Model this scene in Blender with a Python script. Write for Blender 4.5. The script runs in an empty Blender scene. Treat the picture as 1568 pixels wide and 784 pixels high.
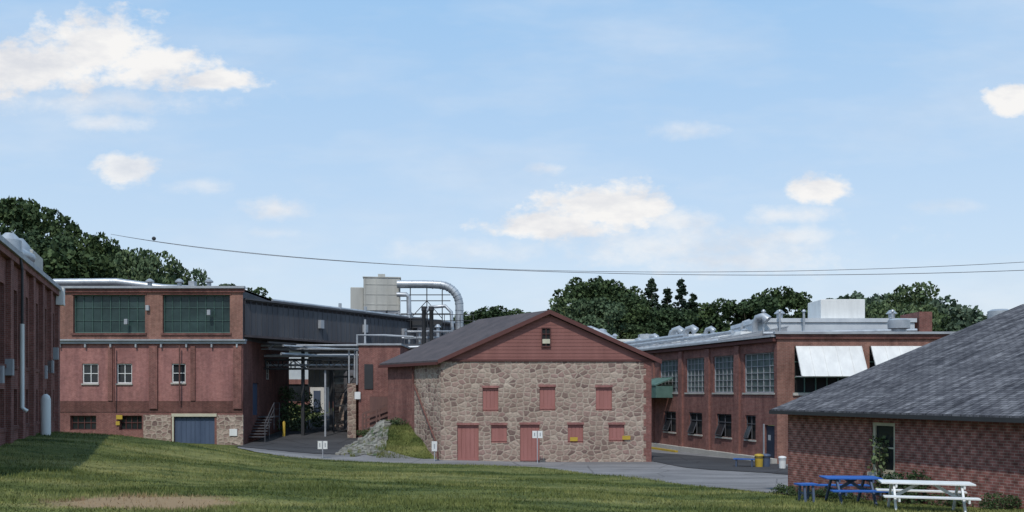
import bpy, math, random
import numpy as np
from mathutils import Vector
random.seed(4); rng=np.random.default_rng(4)
scene=bpy.context.scene
R=math.radians

# ------------------------------------------------------------------ materials
def newmat(name):
    m=bpy.data.materials.new(name); m.use_nodes=True
    nt=m.node_tree; b=nt.nodes['Principled BSDF']
    return m,nt,b
def N(nt,t,**k):
    n=nt.nodes.new(t)
    for a,v in k.items(): setattr(n,a,v)
    return n
def noise(nt,vec,scale,detail=4,rough=.6):
    n=N(nt,'ShaderNodeTexNoise'); n.inputs['Scale'].default_value=scale
    n.inputs['Detail'].default_value=detail; n.inputs['Roughness'].default_value=rough
    nt.links.new(vec,n.inputs['Vector']); return n.outputs['Fac']
def ramp(nt,fac,stops):
    r=N(nt,'ShaderNodeValToRGB'); e=r.color_ramp.elements
    while len(e)<len(stops): e.new(.5)
    for i,(p,c) in enumerate(stops):
        e[i].position=p; e[i].color=(c[0],c[1],c[2],1) if len(c)==3 else c
    nt.links.new(fac,r.inputs['Fac']); return r.outputs['Color']
def mix(nt,a,b,fac,mode='MIX'):
    m=N(nt,'ShaderNodeMix',data_type='RGBA',blend_type=mode)
    for s,v in ((0,fac),(6,a),(7,b)):
        if isinstance(v,bpy.types.NodeSocket): nt.links.new(v,m.inputs[s])
        elif s==0: m.inputs[0].default_value=v
        else: m.inputs[s].default_value=(v[0],v[1],v[2],1)
    return m.outputs[2]
def maprange(nt,v,a,b,c=0,d=1):
    m=N(nt,'ShaderNodeMapRange',interpolation_type='SMOOTHSTEP'); nt.links.new(v,m.inputs['Value'])
    for k,x in (('From Min',a),('From Max',b),('To Min',c),('To Max',d)): m.inputs[k].default_value=x
    return m.outputs['Result']
def bump(nt,b,h,strength,dist=.02):
    n=N(nt,'ShaderNodeBump'); n.inputs['Strength'].default_value=strength; n.inputs['Distance'].default_value=dist
    nt.links.new(h,n.inputs['Height']); nt.links.new(n.outputs['Normal'],b.inputs['Normal'])
def stretch(nt,vec,s,rot=0):
    m=N(nt,'ShaderNodeMapping'); m.inputs['Scale'].default_value=s; m.inputs['Rotation'].default_value=(0,0,rot); nt.links.new(vec,m.inputs['Vector']); return m.outputs['Vector']

def M(name,c1,c2=None,scale=1.5,rough=.8,metal=0,bmp=0,streak=False):
    m,nt,b=newmat(name); c2=c2 or tuple(x*.75 for x in c1)
    tc=N(nt,'ShaderNodeTexCoord'); v=tc.outputs['Object']
    if streak: v=stretch(nt,v,(1,1,.15))
    f=noise(nt,v,scale,5,.65)
    c=ramp(nt,f,[(.3,c2),(.7,c1)])
    nt.links.new(c,b.inputs['Base Color']); b.inputs['Roughness'].default_value=rough; b.inputs['Metallic'].default_value=metal
    if bmp: bump(nt,b,noise(nt,tc.outputs['Object'],scale*12,3),bmp,.02)
    return m
def brickmat(name,c1,c2,mort,stain=.62,w=.21,rh=.075,ms=.007,diaper=False):
    m,nt,b=newmat(name); tc=N(nt,'ShaderNodeTexCoord')
    br=N(nt,'ShaderNodeTexBrick'); nt.links.new(tc.outputs['UV'],br.inputs['Vector'])
    for k,v in (('Scale',1),('Mortar Size',ms),('Brick Width',w),('Row Height',rh),('Mortar Smooth',.2),('Bias',0)): br.inputs[k].default_value=v
    for k,v in (('Color1',c1),('Color2',c2),('Mortar',mort)): br.inputs[k].default_value=(*v,1)
    big=noise(nt,tc.outputs['Object'],.45,5,.65)
    st=noise(nt,stretch(nt,tc.outputs['Object'],(1.6,1.6,.22)),1.3,4,.6)
    fine=noise(nt,tc.outputs['Object'],5,3,.6)
    c=mix(nt,br.outputs['Color'],ramp(nt,big,[(.3,(stain,stain,stain)),(.7,(1.15,1.13,1.13))]),.9,'MULTIPLY')
    c=mix(nt,c,ramp(nt,st,[(.35,(.7,.7,.74)),(.62,(1.05,1.05,1.05))]),.8,'MULTIPLY')
    c=mix(nt,c,ramp(nt,fine,[(.3,(.75,.75,.75)),(.7,(1.2,1.2,1.2))]),.8,'MULTIPLY')
    if diaper:
        for s in (1,-1):
            wv=N(nt,'ShaderNodeTexWave'); wv.inputs['Scale'].default_value=1.0; wv.inputs['Distortion'].default_value=.6; wv.inputs['Detail Scale'].default_value=2
            nt.links.new(stretch(nt,tc.outputs['UV'],(1,1,1),s*R(42)),wv.inputs['Vector'])
            c=mix(nt,c,ramp(nt,wv.outputs['Fac'],[(.0,(.72,.7,.7)),(.5,(1.0,1.0,1.0)),(1,(1.16,1.15,1.15))]),.75,'MULTIPLY')
    nt.links.new(c,b.inputs['Base Color']); b.inputs['Roughness'].default_value=.95; b.inputs['Specular IOR Level'].default_value=.2
    bump(nt,b,br.outputs['Fac'],-.4,.01)
    return m
def stonemat(name):
    m,nt,b=newmat(name); tc=N(nt,'ShaderNodeTexCoord')
    nz=N(nt,'ShaderNodeTexNoise'); nz.inputs['Scale'].default_value=3; nt.links.new(tc.outputs['UV'],nz.inputs['Vector'])
    vec=mix(nt,tc.outputs['UV'],nz.outputs['Color'],.07)
    vec=stretch(nt,vec,(2.9,4.0,1))
    v1=N(nt,'ShaderNodeTexVoronoi',voronoi_dimensions='2D'); v1.inputs['Scale'].default_value=1; v1.inputs['Randomness'].default_value=.75
    v2=N(nt,'ShaderNodeTexVoronoi',voronoi_dimensions='2D',feature='DISTANCE_TO_EDGE'); v2.inputs['Scale'].default_value=1; v2.inputs['Randomness'].default_value=.75
    nt.links.new(vec,v1.inputs['Vector']); nt.links.new(vec,v2.inputs['Vector'])
    sep=N(nt,'ShaderNodeSeparateColor'); nt.links.new(v1.outputs['Color'],sep.inputs[0])
    col=ramp(nt,sep.outputs[0],[(0,(.19,.13,.115)),(.25,(.3,.215,.18)),(.5,(.36,.28,.23)),(.75,(.31,.205,.18)),(1,(.45,.365,.3))])
    col=mix(nt,(.43,.36,.295),col,ramp(nt,v2.outputs['Distance'],[(.02,(0,0,0)),(.13,(1,1,1))]))
    f=noise(nt,tc.outputs['Object'],7,5); col=mix(nt,col,ramp(nt,f,[(.3,(.7,.7,.7)),(.7,(1.2,1.2,1.2))]),.8,'MULTIPLY')
    f=noise(nt,tc.outputs['Object'],.5,5); col=mix(nt,col,ramp(nt,f,[(.3,(.8,.78,.76)),(.7,(1.1,1.1,1.1))]),.8,'MULTIPLY')
    nt.links.new(col,b.inputs['Base Color']); b.inputs['Roughness'].default_value=.95; b.inputs['Specular IOR Level'].default_value=.2
    bump(nt,b,ramp(nt,v2.outputs['Distance'],[(.0,(0,0,0)),(.25,(1,1,1))]),.5,.04)
    return m

brick=brickmat('red_brick',(.27,.11,.092),(.21,.083,.07),(.28,.21,.18))
brick_near=brickmat('red_brick_shed',(.31,.125,.105),(.22,.086,.07),(.34,.26,.22),.72,.22,.08,.009,True)
brick_pink=brickmat('painted_brick',(.35,.16,.142),(.31,.135,.12),(.35,.21,.19),.8)
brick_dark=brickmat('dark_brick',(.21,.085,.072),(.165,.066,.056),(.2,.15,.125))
brick_orange=brickmat('orange_brick',(.3,.145,.11),(.25,.118,.09),(.31,.23,.19))
stone=stonemat('rubble_stone')
redpaint=M('faded_red_paint',(.36,.155,.14),(.28,.115,.1),2.5,.85,streak=True)
siding_red=M('red_clapboard',(.27,.115,.1),(.21,.086,.074),1.2,.8,streak=True)
trim_dark=M('dark_red_trim',(.11,.035,.03),None,2,.7)
white=M('white_paint',(.76,.76,.74),(.6,.6,.59),2,.6,streak=True)
cream=M('cream_paint',(.55,.52,.4),(.42,.4,.3),2,.7)
concrete=M('concrete',(.46,.44,.4),(.34,.32,.29),1.5,.9,bmp=.3)
flash=M('grey_flashing',(.38,.4,.42),(.25,.26,.29),1.5,.6)
silver=M('galvanised_steel',(.5,.52,.54),(.3,.32,.35),1.8,.45,.5)
beige=M('pale_sheet_metal',(.47,.46,.42),(.33,.325,.3),1.2,.6,streak=True)
darksid=M('dark_grey_siding',(.095,.095,.105),(.05,.05,.06),.6,.75,streak=True)
black=M('black_metal',(.03,.03,.033),None,2,.6)
wire=M('weathered_cable',(.17,.17,.18),None,2,.7)
dark=M('dark_interior',(.012,.013,.014),None,2,.9)
blue=M('blue_paint',(.02,.11,.4),(.015,.085,.32),4,.55)
blued=M('slate_blue_door',(.075,.105,.17),(.05,.075,.13),2,.6,streak=True)
navy=M('navy_door',(.02,.03,.055),None,2,.5)
yellow=M('yellow_paint',(.5,.34,.04),(.4,.27,.03),3,.6)
tealawn=M('teal_sheet',(.1,.18,.155),(.06,.12,.1),2,.7)
roofwhite=M('pale_roof_membrane',(.58,.61,.63),(.42,.45,.49),.8,.7)
roofdark=M('dark_roof_felt',(.09,.072,.074),(.048,.04,.044),1.2,.9,bmp=.4)
wood=M('weathered_timber',(.17,.09,.075),(.11,.06,.055),3,.9,streak=True)
bark=M('bark',(.09,.07,.05),(.05,.04,.03),4,.95)
def glassmat(name,c1,c2,scale=.5,rough=.08):
    m=M(name,c1,c2,scale,rough); b=m.node_tree.nodes['Principled BSDF']; b.inputs['IOR'].default_value=1.45; return m
glass=glassmat('dark_glass',(.03,.035,.04),(.012,.014,.016))
glass_teal=glassmat('teal_glass',(.04,.075,.07),(.01,.022,.022),.55,.35)
glass_pale=glassmat('wired_glass',(.13,.17,.16),(.04,.06,.06),1.2,.35)
shing,nt,b=newmat('grey_shingles'); tc=N(nt,'ShaderNodeTexCoord')
br=N(nt,'ShaderNodeTexBrick'); nt.links.new(tc.outputs['UV'],br.inputs['Vector'])
for k,v in (('Scale',1),('Mortar Size',.014),('Brick Width',.3),('Row Height',.17),('Bias',0)): br.inputs[k].default_value=v
for k,v in (('Color1',(.15,.15,.16)),('Color2',(.078,.078,.088)),('Mortar',(.038,.038,.043))): br.inputs[k].default_value=(*v,1)
c=mix(nt,br.outputs['Color'],ramp(nt,noise(nt,tc.outputs['Object'],.9,6,.7),[(.3,(.55,.55,.57)),(.7,(1.35,1.32,1.28))]),.9,'MULTIPLY')
c=mix(nt,c,ramp(nt,noise(nt,stretch(nt,tc.outputs['UV'],(3.5,.3,1)),1.5,4,.7),[(.38,(.4,.4,.43)),(.62,(1.5,1.5,1.5))]),.9,'MULTIPLY')
nt.links.new(c,b.inputs['Base Color']); b.inputs['Roughness'].default_value=.95; b.inputs['Specular IOR Level'].default_value=.15; bump(nt,b,br.outputs['Fac'],-.5,.015)
def asph(name,c1,c2):
    m,nt,b=newmat(name); tc=N(nt,'ShaderNodeTexCoord'); o=tc.outputs['Object']
    c=ramp(nt,noise(nt,stretch(nt,o,(.4,1,1)),.5,7,.65),[(.32,c2),(.68,c1)])
    c=mix(nt,c,ramp(nt,noise(nt,o,30,3),[(.3,(.75,.75,.75)),(.7,(1.25,1.25,1.25))]),.8,'MULTIPLY')
    v=N(nt,'ShaderNodeTexVoronoi',feature='DISTANCE_TO_EDGE'); v.inputs['Scale'].default_value=.28
    nt.links.new(mix(nt,o,N(nt,'ShaderNodeTexNoise').outputs['Color'],.1),v.inputs['Vector'])
    c=mix(nt,c,ramp(nt,v.outputs['Distance'],[(.0,(.45,.45,.45)),(.012,(1,1,1))]),.8,'MULTIPLY')
    nt.links.new(c,b.inputs['Base Color']); b.inputs['Roughness'].default_value=.95; b.inputs['Specular IOR Level'].default_value=.2
    bump(nt,b,noise(nt,o,25,3),.3,.01); return m
asphalt=asph('worn_asphalt',(.25,.243,.245),(.13,.128,.132))
asphalt_shaded=asph('shade_painted_asphalt',(.07,.07,.074),(.042,.042,.046))  # darker copy of the asphalt, with shadow put into its colour
def grassmat(name,k=1.):
    m,nt,b=newmat(name); tc=N(nt,'ShaderNodeTexCoord'); o=tc.outputs['Object']
    a=noise(nt,stretch(nt,o,(.1,.6,1)),1,5,.6)
    f=noise(nt,o,1.1,6,.75)
    c=ramp(nt,a,[(.37,(.052*k,.074*k,.024*k)),(.5,(.11*k,.13*k,.045*k)),(.63,(.18*k,.185*k,.075*k))])
    c=mix(nt,c,ramp(nt,f,[(.32,(.52,.58,.55)),(.68,(1.42,1.28,1.15))]),.9,'MULTIPLY')
    s=N(nt,'ShaderNodeVectorMath',operation='SUBTRACT'); nt.links.new(o,s.inputs[0]); s.inputs[1].default_value=(-7.5,18.0,1.8)
    s2=N(nt,'ShaderNodeVectorMath',operation='MULTIPLY'); nt.links.new(s.outputs[0],s2.inputs[0]); s2.inputs[1].default_value=(.5,.62,0)
    ln=N(nt,'ShaderNodeVectorMath',operation='LENGTH'); nt.links.new(s2.outputs[0],ln.inputs[0])
    ad=N(nt,'ShaderNodeMath',operation='MULTIPLY_ADD'); nt.links.new(noise(nt,o,2.2,5,.7),ad.inputs[0]); ad.inputs[1].default_value=1.2
    nt.links.new(ln.outputs['Value'],ad.inputs[2])
    c=mix(nt,(.29,.2,.12),c,maprange(nt,ad.outputs[0],1.2,1.75,.05,1))
    nt.links.new(c,b.inputs['Base Color']); b.inputs['Roughness'].default_value=.9
    b.inputs['Specular IOR Level'].default_value=.1
    if k==1.: bump(nt,b,noise(nt,o,9,4,.7),.8,.06)
    return m
grass=grassmat('lawn_soil_and_grass'); blade=grassmat('grass_blades',1.25)
gravel,nt,b=newmat('gravel'); tc=N(nt,'ShaderNodeTexCoord')
v=N(nt,'ShaderNodeTexVoronoi'); v.inputs['Scale'].default_value=4; nt.links.new(tc.outputs['Object'],v.inputs['Vector'])
sp=N(nt,'ShaderNodeSeparateColor'); nt.links.new(v.outputs['Color'],sp.inputs[0])
c=ramp(nt,sp.outputs[0],[(0,(.07,.075,.06)),(.5,(.16,.155,.135)),(1,(.27,.26,.23))])
c=mix(nt,(.05,.08,.03),c,maprange(nt,noise(nt,tc.outputs['Object'],1.3,5,.7),.4,.5))
nt.links.new(c,b.inputs['Base Color']); b.inputs['Roughness'].default_value=.95; bump(nt,b,v.outputs['Distance'],-1,.08)
def leafmat(name,a,bb):
    m,nt,b=newmat(name); tc=N(nt,'ShaderNodeTexCoord'); g=N(nt,'ShaderNodeNewGeometry'); oi=N(nt,'ShaderNodeObjectInfo')
    c=ramp(nt,noise(nt,tc.outputs['Object'],.5,4,.7),[(.3,a),(.7,bb)])
    c=mix(nt,c,ramp(nt,g.outputs['Random Per Island'],[(0,(.55,.6,.55)),(1,(1.4,1.3,1.2))]),1,'MULTIPLY')
    c=mix(nt,c,ramp(nt,oi.outputs['Random'],[(0,(.75,.8,.85)),(1,(1.2,1.15,1))]),1,'MULTIPLY')
    nt.links.new(c,b.inputs['Base Color']); b.inputs['Roughness'].default_value=.75; b.inputs['Specular IOR Level'].default_value=.15
    return m
leaf=leafmat('leaves',(.036,.06,.03),(.068,.104,.047))
leaf_light=leafmat('light_leaves',(.066,.105,.06),(.11,.15,.085))
leaf_con=leafmat('conifer_needles',(.025,.046,.032),(.043,.067,.043))
leaf_far=leafmat('hazed_distant_foliage',(.095,.135,.1),(.13,.175,.12))  # aerial haze painted in: lightened, bluish leaf colour
leaf_farm=leafmat('hazed_mid_distant_foliage',(.042,.065,.043),(.068,.1,.06))  # bluish leaf colour carries a little painted haze

# ------------------------------------------------------------------ mesh builder
class Fr:
    def __init__(s,o,d,n=None):
        L=math.hypot(*d); s.o=o; s.d=(d[0]/L,d[1]/L); s.n=n or (s.d[1],-s.d[0])
    def p(s,u,n,z): return (s.o[0]+u*s.d[0]+n*s.n[0], s.o[1]+u*s.d[1]+n*s.n[1], z)
W0=Fr((0,0),(1,0),(0,1))   # world axes: u=x, n=y
def empty(name,loc=(0,0,0)):
    e=bpy.data.objects.new(name,None); scene.collection.objects.link(e); e.empty_display_size=.5; return e
class MB:
    def __init__(s): s.v=[]; s.f=[]
    def face(s,pts):
        i=len(s.v); s.v+= [tuple(p) for p in pts]; s.f.append(tuple(range(i,i+len(pts)))); return s
    def hexa(s,P):
        i=len(s.v); s.v+=[tuple(p) for p in P]
        for q in ((0,3,2,1),(4,5,6,7),(0,1,5,4),(1,2,6,5),(2,3,7,6),(3,0,4,7)): s.f.append(tuple(i+k for k in q))
        return s
    def box(s,F,u0,u1,n0,n1,z0,z1):
        return s.hexa([F.p(u0,n0,z0),F.p(u1,n0,z0),F.p(u1,n1,z0),F.p(u0,n1,z0),F.p(u0,n0,z1),F.p(u1,n0,z1),F.p(u1,n1,z1),F.p(u0,n1,z1)])
    def beam(s,a,b,w,h):
        a=Vector(a); b=Vector(b); d=(b-a).normalized(); up=Vector((0,0,1)) if abs(d.z)<.95 else Vector((0,1,0))
        x=d.cross(up).normalized()*w/2; y=x.cross(d).normalized()*h/2
        return s.hexa([a-x-y,a+x-y,a+x+y,a-x+y,b-x-y,b+x-y,b+x+y,b-x+y])
    def wall(s,F,u0,u1,z0,z1,ops=(),depth=.2,n=0):
        us=sorted({u0,u1,*[o[0] for o in ops],*[o[1] for o in ops]}); zs=sorted({z0,z1,*[o[2] for o in ops],*[o[3] for o in ops]})
        for a,b2 in zip(us,us[1:]):
            for c,d in zip(zs,zs[1:]):
                m,k=(a+b2)/2,(c+d)/2
                if any(o[0]<m<o[1] and o[2]<k<o[3] for o in ops): continue
                s.face([F.p(a,n,c),F.p(b2,n,c),F.p(b2,n,d),F.p(a,n,d)])
        for a,b2,c,d in ops:
            m=n-depth
            s.face([F.p(a,n,c),F.p(a,m,c),F.p(a,m,d),F.p(a,n,d)]); s.face([F.p(b2,n,c),F.p(b2,n,d),F.p(b2,m,d),F.p(b2,m,c)])
            s.face([F.p(a,n,d),F.p(a,m,d),F.p(b2,m,d),F.p(b2,n,d)]); s.face([F.p(a,n,c),F.p(b2,n,c),F.p(b2,m,c),F.p(a,m,c)])
        return s
    def tube(s,pts,r,seg=12,cap=True):
        pts=[Vector(p) for p in pts]; rings=[]
        rr=r if isinstance(r,(list,tuple)) else [r]*len(pts)
        prev=None
        for i,p in enumerate(pts):
            d=(pts[min(i+1,len(pts)-1)]-pts[max(i-1,0)]).normalized()
            if prev is None: x=d.orthogonal().normalized()
            else: x=(prev-d*prev.dot(d)).normalized()
            prev=x; y=d.cross(x)
            rings.append([p+(x*math.cos(t)+y*math.sin(t))*rr[i] for t in [2*math.pi*k/seg for k in range(seg)]])
        b=len(s.v)
        for ring in rings: s.v+=[tuple(q) for q in ring]
        for i in range(len(rings)-1):
            for k in range(seg):
                s.f.append((b+i*seg+k,b+i*seg+(k+1)%seg,b+(i+1)*seg+(k+1)%seg,b+(i+1)*seg+k))
        if cap:
            s.f.append(tuple(b+k for k in range(seg))); s.f.append(tuple(b+(len(rings)-1)*seg+k for k in range(seg)))
        return s
    def obj(s,name,mat,parent=None,smooth=False,bevel=0):
        me=bpy.data.meshes.new(name); me.from_pydata(s.v,[],s.f); me.update()
        uv=me.uv_layers.new(name='UVMap'); Z=Vector((0,0,1))
        for p in me.polygons:
            n=p.normal
            t=Z.cross(n)
            if t.length<.05: t=Vector((1,0,0)); bt=Vector((0,1,0))
            else: t.normalize(); bt=n.cross(t)
            for li in p.loop_indices:
                co=me.vertices[me.loops[li].vertex_index].co
                uv.data[li].uv=(co.dot(t),co.dot(bt))
            if smooth: p.use_smooth=True
        for m in (mat if isinstance(mat,(list,tuple)) else [mat]): me.materials.append(m)
        o=bpy.data.objects.new(name,me); scene.collection.objects.link(o)
        if parent: o.parent=parent
        if bevel:
            bm=o.modifiers.new('bevel','BEVEL'); bm.width=bevel; bm.segments=2; bm.limit_method='ANGLE'
        if smooth:
            e=o.modifiers.new('split','EDGE_SPLIT'); e.split_angle=R(40)
        return o
def window(F,u0,u1,z0,z1,n,nx,ny,fm,gm,par,fw=.06,mw=.03,name='window'):
    g=MB(); g.face([F.p(u0,n,z0),F.p(u1,n,z0),F.p(u1,n,z1),F.p(u0,n,z1)]); g.obj(name+'_glass',gm,par)
    f=MB(); a,b2=n+.01,n+.07
    f.box(F,u0,u0+fw,a,b2,z0,z1); f.box(F,u1-fw,u1,a,b2,z0,z1)
    f.box(F,u0+fw,u1-fw,a,b2,z0,z0+fw); f.box(F,u0+fw,u1-fw,a,b2,z1-fw,z1)
    for i in range(1,nx):
        c=u0+(u1-u0)*i/nx; f.box(F,c-mw/2,c+mw/2,a,b2-.015,z0+fw,z1-fw)
    for i in range(1,ny):
        c=z0+(z1-z0)*i/ny; f.box(F,u0+fw,u1-fw,a+.004,b2-.02,c-mw/2,c+mw/2)
    f.obj(name+'_frame',fm,par)

# ------------------------------------------------------------------ terrain
Xc=[-60,-30,-22,-18,-13.7,-11.3,-8,-5,1.5,4.5,9.5,14,30]
rows={-10:[2.6]*13,0:[2.4]*13,
12:[2.4,2.4,2.4,2.35,2.2,2.1,2.0,1.95,1.85,1.8,1.75,1.7,1.7],
22:[2.3,2.3,2.2,2.15,1.9,1.75,1.6,1.5,1.35,1.25,1.08,1.0,.9],
31:[2.2,2.2,2.15,2.1,1.75,1.5,1.2,1.05,.85,.7,.33,.3,.3],
40:[2.3,2.25,2.2,2.12,1.5,.95,.7,.55,.35,.05,0,0,0],
47:[2.2,2.0,1.8,1.2,.6,.3,.15,.08,0,0,0,0,0],
57:[1,.7,.6,.45,.35,.3,.3,.2,0,0,0,0,0],
70:[2,1.5,1.3,1.2,1.2,1.2,1,.5,0,0,0,0,0],
85:[6,4,2,2,2,2,1.5,1,.5,.5,.5,.5,.5],
110:[10,7,4,3,3,3,3,3,3,3,3,3,3],200:[12,9,8,8,8,8,8,8,8,8,8,8,8]}
Yr=sorted(rows); gx=np.arange(-70,71.); gy=np.arange(-20,221.)
tab=np.array([np.interp(gx,Xc,rows[y]) for y in Yr])
T=np.array([[0]*len(gx)]*len(gy),float)
for i in range(len(gx)): T[:,i]=np.interp(gy,Yr,tab[:,i])
for _ in range(2):
    P=np.pad(T,1,mode='edge'); T=(P[:-2,1:-1]+P[2:,1:-1]+P[1:-1,:-2]+P[1:-1,2:]+2*T)/6
def sst(a,b,x):
    t=np.clip((x-a)/(b-a),0,1); return t*t*(3-2*t)
def E(x): return np.interp(x,[-19,-17.5,-16,-14,-6.4,1.5,3,4.3,6,9.4,12],[58,56,52,49,47,45,42,38.5,35,30.8,30.8])
def h(x,y):
    x=np.asarray(x,float); y=np.asarray(y,float)
    X=np.clip(x,-69.9,69.9)+70; Y=np.clip(y,-19.9,219.9)+20
    i=X.astype(int); j=Y.astype(int); fx=X-i; fy=Y-j
    z=T[j,i]*(1-fx)*(1-fy)+T[j,i+1]*fx*(1-fy)+T[j+1,i]*(1-fx)*fy+T[j+1,i+1]*fx*fy
    bm=sst(49.9,54.,y)*sst(-10.8,-6.9,x+.25*np.sin(y*1.3))*(1-sst(-4.2,-1,x))*(1-sst(60,66,y))
    z=z+1.9*bm*(1+.09*np.sin(x*2.6+y)+.07*np.sin(y*3.1-x*2))
    q=(1-sst(36,44,y))
    z=z+(.05*np.sin(x*.7+y*.31)*np.cos(y*.55-x*.2)+.028*np.sin(x*1.9-y*.8)*np.cos(y*1.6+x*.5))*q
    e=E(x)
    z=z+.14*sst(.2,1.6,e-y)*(1-sst(4,9,e-y))*(1-sst(7,9.5,x))*sst(-19,-15,x)
    return z
H=lambda x,y: float(h(x,y))
def gridmesh(name,XX,YY,mat,off=0):
    ny,nx=XX.shape
    Z=h(XX,YY)+off
    V=np.stack([XX,YY,Z],-1).reshape(-1,3)
    idx=np.arange(ny*nx).reshape(ny,nx)
    Fc=np.stack([idx[:-1,:-1],idx[:-1,1:],idx[1:,1:],idx[1:,:-1]],-1).reshape(-1,4)
    me=bpy.data.meshes.new(name); me.from_pydata(V.tolist(),[],Fc.tolist()); me.polygons.foreach_set('use_smooth',[True]*len(Fc)); me.materials.append(mat); me.update()
    o=bpy.data.objects.new(name,me); scene.collection.objects.link(o); return o
xs=np.concatenate([[-1500,-600,-250,-120,-80],np.arange(-60,40.1,.5),[60,90,150,300,700,1500]])
ys=np.concatenate([[-300,-100,-40,-20],np.arange(-10,95,.4),[100,110,120,135,150,175,200,250,400,800,1600]])
XX,YY=np.meshgrid(xs,ys); gridmesh('ground',XX,YY,grass)
def strip(name,x0,x1,dx,fn,ff,rows_,mat,off):
    x=np.arange(x0,x1+1e-6,dx); t=np.linspace(0,1,rows_)[:,None]
    a=fn(x)[None,:]; b2=ff(x)[None,:]
    gridmesh(name,np.repeat(x[None,:],rows_,0),a+(b2-a)*t,mat,off)
wob=lambda x:.18*np.sin(x*1.7)+.1*np.sin(x*4.1+1)+.07*np.sin(x*9.3)
strip('asphalt_yard',-17.4,18,.2,lambda x:E(x)+wob(x),lambda x:np.interp(x,[-10.2,-9.6,-5,-4,8,8.5,18],[56,52.0,50.2,50.3,50.3,66,66]),70,asphalt,.05)
strip('driveway',-17.4,-10.0,.25,lambda x:np.interp(x,[-17.5,-14,-9.5],[53.6,51.4,50.8])+wob(x)*.6+.8,lambda x:x*0+96,90,asphalt_shaded,.075)  # real drive; the shadow lying on it is painted into its asphalt
strip('yard_shade_patch',7.5,14.5,.25,lambda x:np.interp(x,[7.5,9,14.5],[52,46,41])+wob(x),lambda x:np.interp(x,[7.5,14.5],[60,50]),30,asphalt_shaded,.075)  # dark sheet painting the shading on the yard beside the wing
strip('gravel_bank',-10.3,-7.2,.13,lambda x:np.interp(x,[-10.3,-8.8,-7.2],[52.4,50.4,51.0])+.3*np.sin(x*5),lambda x:np.interp(x,[-10.3,-8,-7.2],[58,58,54])+.5*np.sin(x*7),40,gravel,.09)
# loose rocks on the bank
x=MB()
for k in range(90):
    rx=rng.uniform(-10.2,-7.3); ry=rng.uniform(50.8,55.5); s_=rng.uniform(.06,.2); rz=H(rx,ry)+.08
    P_=[(rx+a_*s_*rng.uniform(.6,1.2),ry+b_*s_*rng.uniform(.6,1.2),rz+c_*s_*.55*rng.uniform(.6,1.2)) for c_ in (-1,1) for a_,b_ in ((-1,-1),(1,-1),(1,1),(-1,1))]
    x.hexa(P_)
x.obj('bank_rocks',M('rock',(.26,.25,.22),(.15,.145,.13),3,.95,bmp=.5),None,bevel=.03)

# ------------------------------------------------------------------ grass blades
n=200000
Y=np.exp(rng.uniform(math.log(10),math.log(50),n)); X=rng.uniform(-.62,.62,n)*Y
m2=15000; X=np.concatenate([X,rng.uniform(-9.6,-4.6,m2)]); Y=np.concatenate([Y,rng.uniform(50.2,57,m2)])
n=len(X)
wallx=9.8+(31.5-Y)*(3.34/8.5)
lnx=-18.07-(Y-31.3)*.3715
clump=np.sin(X*6.1+Y*2)*np.cos(Y*5.3-X*1.7)
onbank=(Y>50.2)&((X>-7.7)|((X>-9.6)&(clump>.6)))&(X<-4.05-(Y-50)*.65)
patch=((X+7.5)*.5)**2+((Y-18)*.62)**2+.3*np.sin(X*3)*np.cos(Y*4)
ok=(((Y<E(X)-.02+wob(X))&(X<wallx)&(X>lnx))|onbank)&((patch>.6)|(rng.random(n)<.1))
X,Y=X[ok],Y[ok]; n=len(X); Z=h(X,Y)
a=rng.uniform(0,math.tau,n); w=rng.uniform(.008,.016,n)*np.where(Y>50,1.8,1); hh=rng.uniform(.03,.09,n)*(1+.6*np.sin(X*.9)*np.cos(Y*.8))*np.where(Y>50,2.6,1); tl=rng.normal(0,.03,(n,2))
V=np.empty((n,3,3)); V[:,0]=np.stack([X-w*np.cos(a),Y-w*np.sin(a),Z-.005],-1); V[:,1]=np.stack([X+w*np.cos(a),Y+w*np.sin(a),Z-.005],-1)
V[:,2]=np.stack([X+tl[:,0],Y+tl[:,1],Z+hh],-1)
me=bpy.data.meshes.new('lawn_grass'); me.vertices.add(3*n); me.vertices.foreach_set('co',V.ravel())
me.loops.add(3*n); me.loops.foreach_set('vertex_index',np.arange(3*n,dtype=np.int32)); me.polygons.add(n)
me.polygons.foreach_set('loop_start',np.arange(0,3*n,3,dtype=np.int32)); me.materials.append(blade); me.update(calc_edges=True)
scene.collection.objects.link(bpy.data.objects.new('lawn_grass',me))

# ------------------------------------------------------------------ STONE GABLED BUILDING
B=empty('stone_warehouse')
F=Fr((-4.01,50),(1,0)); Wd=11.85; ze=5.77; zp=8.42; mid=Wd/2
sk=(-.545,.839); L=7.0
ops=[(.92,2.13,-.2,2.12),(2.35,3.24,2.9,4.22),(2.83,3.72,1.13,2.12),(4.46,5.56,-.2,2.15),(5.56,6.45,2.95,4.28),(7.15,8.03,1.13,2.15),(8.73,9.65,2.95,4.25),(9.46,10.35,1.2,2.15)]
MB().wall(F,0,Wd,-.5,ze,ops,.16).obj('front_wall',stone,B)
d=MB()
for i,(a,b2,c,e) in enumerate(ops):
    c=max(c,.03)
    d.face([F.p(a,-.15,c),F.p(b2,-.15,c),F.p(b2,-.15,e),F.p(a,-.15,e)])
    nb=5 if b2-a>1 else 4
    for k in range(nb):
        d.box(F,a+(b2-a)*k/nb+.008,a+(b2-a)*(k+1)/nb-.008,-.145,-.115,c,e)
    d.box(F,a,b2,-.11,-.085,e-.12,e-.03)
    d.box(F,a,b2,-.11,-.085,c+.08,c+.2)
d.obj('boarded_openings',redpaint,B)
s=MB()
for a,b2,c,e in ops: s.box(F,a-.04,b2+.04,-.02,.02,e+.003,e+.13)
s.obj('lintels',brick_pink,B)
q=MB()
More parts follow.
